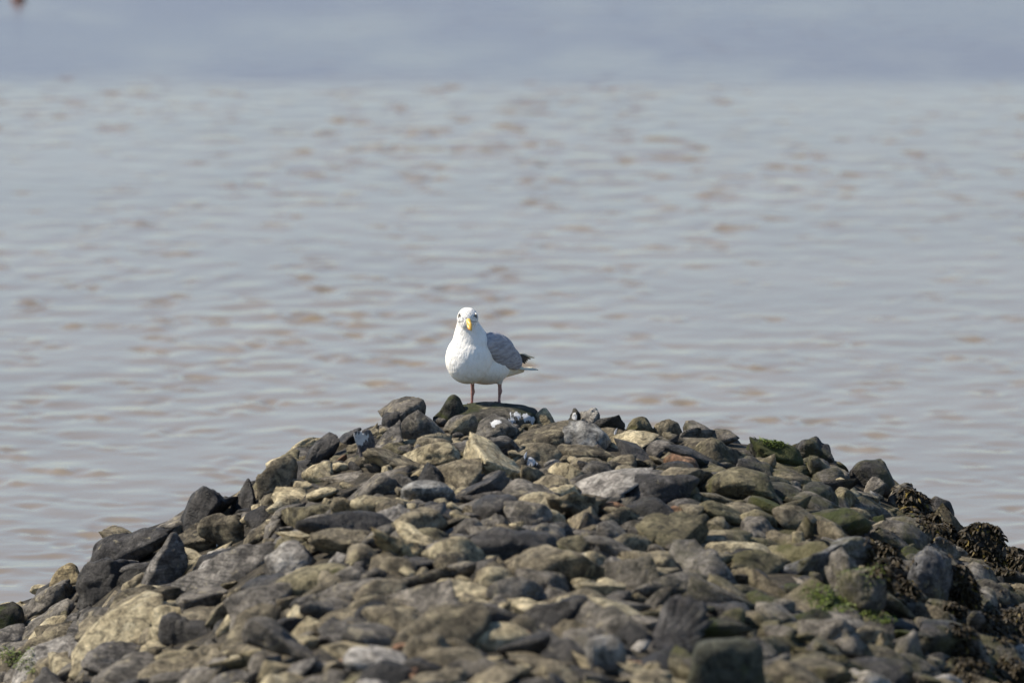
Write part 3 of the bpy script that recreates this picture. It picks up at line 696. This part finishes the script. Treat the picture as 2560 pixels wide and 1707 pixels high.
    IRIS = plain_mat('shade_darkened_iris', (.30, .24, .10), None, 10, .15); PUP = plain_mat('pupil', (.01, .01, .01), None, 10, .1)  # iris colour darkened to stand in for the shade on the eyes

    # body: breast, belly, neck and head as one skin
    hx, hy, hz = .086, .006, .376
    bm = bmesh.new()
    blob(bm, (0, 0, .218), (.165, .082, .094), R(17))
    blob(bm, (.070, 0, .212), (.100, .096, .110), R(25))
    blob(bm, (-.022, 0, .165), (.135, .086, .076), R(11))
    cone(bm, (.062, .004, .262), (.083, .003, .345), .081, .046)
    cone(bm, (-.06, 0, .198), (-.215, 0, .150), .076, .026, 1.0, 12)
    HV = Vector((math.cos(HEAD - R(4)), math.sin(HEAD - R(4)), 0))     # the head looks at the viewer (turned to the bird's left)
    hyaw = HEAD - R(1)
    blob(bm, (hx, hy, hz), (.053, .0445, .0455), -R(8), hyaw)
    for s in (-1, 1): blob(bm, Vector((hx, hy, hz + .012)) + Vector((-math.sin(hyaw), math.cos(hyaw), 0)) * s * .005, (.042, .034, .034), -R(8), hyaw)
    blob(bm, Vector((hx, hy, hz - .012)) + Vector((math.cos(hyaw), math.sin(hyaw), 0)) * .024, (.036, .032, .030), -R(14), hyaw)
    for s, lx, ly in ((-1, .0, -.045), (1, -.068, .045)):              # feathered thighs
        cone(bm, (lx * .8, ly, .17), (lx, ly, .098), .040, .013)
    body = solidify(bm, 'body', .0042, 9, WHITE, root)

    Hf = Vector((math.cos(hyaw), math.sin(hyaw), 0)); Hl = Vector((-math.sin(hyaw), math.cos(hyaw), 0)); Hu = Vector((0, 0, 1))
    hc = Vector((hx, hy, hz))
    def head_pt(f, l, u): return hc + Hf * f + Hl * l + Hu * u
    # bill: two curved mandibles
    def horn(name, path, mat, parent, n=14):
        bm = bmesh.new(); rings = []
        for p, rw, rh in path:
            ring = [bm.verts.new(head_pt(*p) + Hl * (rw * math.cos(6.283 * k / n)) + Hu * (rh * math.sin(6.283 * k / n))) for k in range(n)]
            rings.append(ring)
        for a, c in zip(rings, rings[1:]):
            for k in range(n): bm.faces.new((a[k], a[(k + 1) % n], c[(k + 1) % n], c[k]))
        bm.faces.new(rings[0][::-1]); bm.faces.new(rings[-1])
        bmesh.ops.recalc_face_normals(bm, faces=bm.faces[:])
        me = bpy.data.meshes.new(name); bm.to_mesh(me); bm.free()
        me.polygons.foreach_set('use_smooth', np.ones(len(me.polygons), bool))
        return link(name, me, mat, parent)
    bill = horn('bill', [((.040, .003, .002), .0120, .0110), ((.054, .005, -.002), .0105, .0105), ((.066, .007, -.007), .0092, .0095),
                  ((.077, .012, -.013), .0078, .0088), ((.085, .014, -.021), .0060, .0085), ((.089, .016, -.030), .0035, .0060), ((.089, .0165, -.036), .0012, .002)], BILL, root)
    horn('lower_mandible', [((.040, .003, -.010), .0100, .0070), ((.056, .005, -.015), .0085, .0065), ((.072, .008, -.025), .0070, .0060),
                            ((.082, .013, -.030), .0045, .0045), ((.086, .014, -.033), .0015, .002)], BILL, bill)
    horn('red_spot', [((.068, .008, -.028), .0050, .0030), ((.076, .0085, -.031), .0052, .0030), ((.080, .009, -.032), .0030, .0024)], RED, bill)
    # gape line and dark face round the eyes
    for s in (-1, 1):
        bv, bf = [], []; path = []
        for i in range(8):
            t = i / 7; a = R(16 + 44 * t) * s
            p = head_pt(.0, 0, -.003 - .005 * t) + Hf * math.cos(a) * .20 + Hl * math.sin(a) * .20
            dirn = (head_pt(.0, 0, -.003 - .005 * t) - p).normalized()
            ok, loc, nor, _ = body.ray_cast(p, dirn)
            if ok: path.append((loc, nor))
        for i, (q, nrm) in enumerate(path):
            w = .0020 * (1 - .6 * i / 7); n0 = len(bv)
            bv += [q + nrm * .0006 + Hu * w, q + nrm * .0014, q + nrm * .0006 - Hu * w]
            if i: bf += [(n0 - 3, n0, n0 + 1, n0 - 2), (n0 - 2, n0 + 1, n0 + 2, n0 - 1)]
        link('gape', mesh_np('gape', [v[:] for v in bv], bf), DKG, root)
    for s in (-1, 1):
        p = head_pt(.20, s * .20 * .95, .012); tgt = head_pt(.012, 0, .012)
        a = R(56) * s; p = head_pt(0, 0, .018) + Hf * math.cos(a) * .2 + Hl * math.sin(a) * .2
        ok, loc, nor, _ = body.ray_cast(p, (head_pt(0, 0, .018) - p).normalized())
        # smudge of dark feathers
        vs, fs = [tuple(loc + nor * .0014)], []
        tx = nor.cross(Hu).normalized(); ty = tx.cross(nor).normalized()
        K = 18
        for ring, rr in ((1, .5), (2, 1.0)):
            for k in range(K):
                th = 6.283 * k / K; jit = 1 + .25 * math.sin(3 * th + s) + .12 * math.sin(7 * th)
                q = loc + tx * (.0120 * rr * jit * math.cos(th)) + ty * (.0085 * rr * jit * math.sin(th)) - Hu * .002 + Hf * .002
                ok2, l2, n2, _ = body.ray_cast(q + nor * .02, -nor)
                vs.append(tuple((l2 + n2 * (.0014 if ring == 1 else .0001)) if ok2 else q))
        for k in range(K):
            k2 = (k + 1) % K
            fs.append((0, 1 + k, 1 + k2, 1 + k2)); fs.append((1 + k, 1 + K + k, 1 + K + k2, 1 + k2))
        me = bpy.data.meshes.new('eye_patch'); me.from_pydata(vs, [], [tuple(dict.fromkeys(q)) for q in fs]); me.update()
        me.polygons.foreach_set('use_smooth', np.ones(len(me.polygons), bool))
        link('eye_patch', me, DKG, root)
        def ball(name, c, r, mat, par):
            bm = bmesh.new(); bmesh.ops.create_uvsphere(bm, u_segments=16, v_segments=10, radius=r, matrix=Matrix.Translation(c))
            me = bpy.data.meshes.new(name); bm.to_mesh(me); bm.free(); me.polygons.foreach_set('use_smooth', np.ones(len(me.polygons), bool))
            return link(name, me, mat, par)
        e = ball('eye', loc - nor * .0022, .0052, IRIS, root); ball('pupil', loc + nor * .0010 , .0027, PUP, e)
        # brow ridge of feathers shading the eye
        bm = bmesh.new(); blob(bm, loc + Hu * .0075 - nor * .001, (.010, .0028, .0022), R(-14), hyaw + s * R(20), 16)
        me = bpy.data.meshes.new('brow'); bm.to_mesh(me); bm.free(); me.polygons.foreach_set('use_smooth', np.ones(len(me.polygons), bool))
        link('brow', me, WHITE, root)

    # folded wings
    for s in (1, -1):
        bm = bmesh.new()
        blob(bm, (-.010, s * .064, .262), (.070, .027, .052), R(24), -s * R(4))        # scapulars
        blob(bm, (-.060, s * .070, .226), (.125, .026, .058), R(29), s * R(7))         # coverts
        blob(bm, (-.125, s * .058, .196), (.095, .020, .044), R(29), s * R(10))        # secondaries
        blob(bm, (-.085, s * .040, .262), (.095, .032, .030), R(27), s * R(8))         # tertials over the back
        wing = solidify(bm, 'wing', .0036, 2, GREYW, root)
        for k in range(5):                                                              # primaries, long thin blades past the tail base
            n = 8; vs = []; fs = []
            a = Vector((-.150 - .008 * k, s * (.050 - .005 * k), .196 - .002 * k)); bq = Vector((-.262 - .016 * k, s * (.018 - .007 * k), .150 + .004 * k))
            for i in range(n):
                t = i / (n - 1); p = a.lerp(bq, t) + Vector((0, 0, .006 * math.sin(math.pi * t)))
                w = .013 * math.sin(math.pi * min(.95, .3 + .66 * t))
                for q, dz in ((-1, -.35), (0, 0), (1, -.35)): vs.append((p.x, p.y + q * w * .5, p.z + q * w * .75 + dz * .002))
                for q, dz in ((-1, -.35), (0, 0), (1, -.35)): vs.append((p.x, p.y + q * w * .5 - s * .0018, p.z + q * w * .75 + dz * .002 - .0012))
            for i in range(n - 1):
                o6 = i * 6
                for c0, c1 in ((0, 1), (1, 2)):
                    fs.append((o6 + c0, o6 + c1, o6 + 6 + c1, o6 + 6 + c0)); fs.append((o6 + 3 + c1, o6 + 3 + c0, o6 + 9 + c0, o6 + 9 + c1))
                fs.append((o6, o6 + 6, o6 + 9, o6 + 3)); fs.append((o6 + 2, o6 + 5, o6 + 11, o6 + 8))
            link('primary_feather', mesh_np('primary_feather', vs, fs), BLACKF if k != 4 else TAILM, wing)
    # tail: overlapping feathers
    tail = bpy.data.objects.new('tail', None)
    bm = bmesh.new()
    cone(bm, (-.12, 0, .148), (-.255, 0, .122), .046, .014, 1.2, 10)
    tail = solidify(bm, 'tail', .004, 4, TAILM, root)
    for k in range(8):
        q = (k - 3.5) / 3.5; n = 7; vs = []; fs = []
        a = Vector((-.19, q * .020, .136 - .003 * abs(q))); e = Vector((-.318 + .012 * abs(q), q * .046, .112 - .006 * abs(q)))
        for i in range(n):
            t = i / (n - 1); p = a.lerp(e, t); w = .0125 * math.sin(math.pi * min(.90, .35 + .6 * t))
            for u in (-1, 0, 1):
                for dz in (0, -.0022): vs.append((p.x, p.y + u * w, p.z + dz + k * .0007 + (.002 if u == 0 else 0) + .010 * t * t))
        for i in range(n - 1):
            o6 = i * 6
            for c in (0, 2):
                fs.append((o6 + c, o6 + c + 2, o6 + c + 8, o6 + c + 6)); fs.append((o6 + c + 1, o6 + c + 7, o6 + c + 9, o6 + c + 3))
            fs.append((o6, o6 + 6, o6 + 7, o6 + 1)); fs.append((o6 + 4, o6 + 5, o6 + 11, o6 + 10))
        o6 = (n - 1) * 6; fs.append((o6, o6 + 1, o6 + 3, o6 + 2)); fs.append((o6 + 2, o6 + 3, o6 + 5, o6 + 4))
        link('tail_feather', mesh_np('tail_feather', vs, fs), TAILM, tail)

    # legs with webbed feet resting on the rock
    bpy.context.view_layer.update()
    dg = bpy.context.evaluated_depsgraph_get()
    perch = boulder_by_label['long mossy dark rock streaked with white droppings under the gull']
    for s, lx, ly in ((-1, .0, -.045), (1, -.068, .045)):
        top = W @ Vector((lx, ly, .112))
        loc_l = perch.matrix_world.inverted() @ Vector((top.x, top.y, top.z))
        ok, hit, nrm, _ = perch.ray_cast(loc_l, Vector((0, 0, -1)))
        gz = (WI @ (perch.matrix_world @ hit)).z if ok else 0.0
        print('foot', s, 'ground offset', round(gz, 4), ok)
        bm = bmesh.new(); rings = []; n = 14; topz = .118; jz = gz + (.093 - gz) * .60
        prof = [(topz, .0100, 0), (.100, .0092, 0), (jz + .014, .0078, .001), (jz + .006, .0088, .0015), (jz, .0094, .002), (jz - .008, .0082, .001),
                (jz - .016, .0062, 0), (gz + .016, .0056, -.001), (gz + .004, .0066, -.001), (gz - .004, .006, -.001)]
        for z, r, dx in prof:
            rings.append([bm.verts.new((lx + dx * -2 + r * 1.05 * math.cos(6.283 * k / n), ly + r * .9 * math.sin(6.283 * k / n), z)) for k in range(n)])
        for a, c in zip(rings, rings[1:]):
            for k in range(n): bm.faces.new((a[k], c[k], c[(k + 1) % n], a[(k + 1) % n]))
        bm.faces.new(rings[0]); bm.faces.new(rings[-1][::-1])
        bmesh.ops.recalc_face_normals(bm, faces=bm.faces[:])
        me = bpy.data.meshes.new('leg'); bm.to_mesh(me); bm.free(); me.polygons.foreach_set('use_smooth', np.ones(len(me.polygons), bool))
        leg = link('leg', me, LEG, root)
        # foot: three toes and the web between them, draped on the stone
        yaw = R(18); toes = [(-.50, .046), (0, .056), (.50, .046)]; grid = []
        for iu in range(7):
            row = []
            for iv in range(13):
                q = iv / 12 * 2 - 1; ang = q * .50 + yaw
                L_ = .056 * (1 - .12 * q * q) * (1 - .16 * (math.sin(math.pi * 2 * abs(q)) if abs(q) < 1 else 0) * .6)
                rr = L_ * iu / 6; x, y = lx - .002 + rr * math.cos(ang), ly + rr * math.sin(ang)
                wp = W @ Vector((x, y, .10)); ok, h2, n2, _ = perch.ray_cast(perch.matrix_world.inverted() @ wp, Vector((0, 0, -1)))
                z = (WI @ (perch.matrix_world @ h2)).z if ok else gz
                z = max(z, gz - .02)
                toe = max(math.exp(-((q - c) / .13) ** 2) for c in (-1, 0, 1))
                row.append((x, y, z + .0012 + .0045 * toe * (1 - .5 * iu / 6)))
            grid.append(row)
        vs = [p for row in grid for p in row]; fs = []
        for iu in range(6):
            for iv in range(12): a = iu * 13 + iv; fs.append((a, a + 1, a + 14, a + 13))
        nb = len(vs); vs += [(x, y, z - .004) for x, y, z in vs]; fs += [tuple(nb + i for i in f[::-1]) for f in fs[:72]]
        link('foot', mesh_np('foot', vs, fs), LEG, leg)
    return root
build_gull()
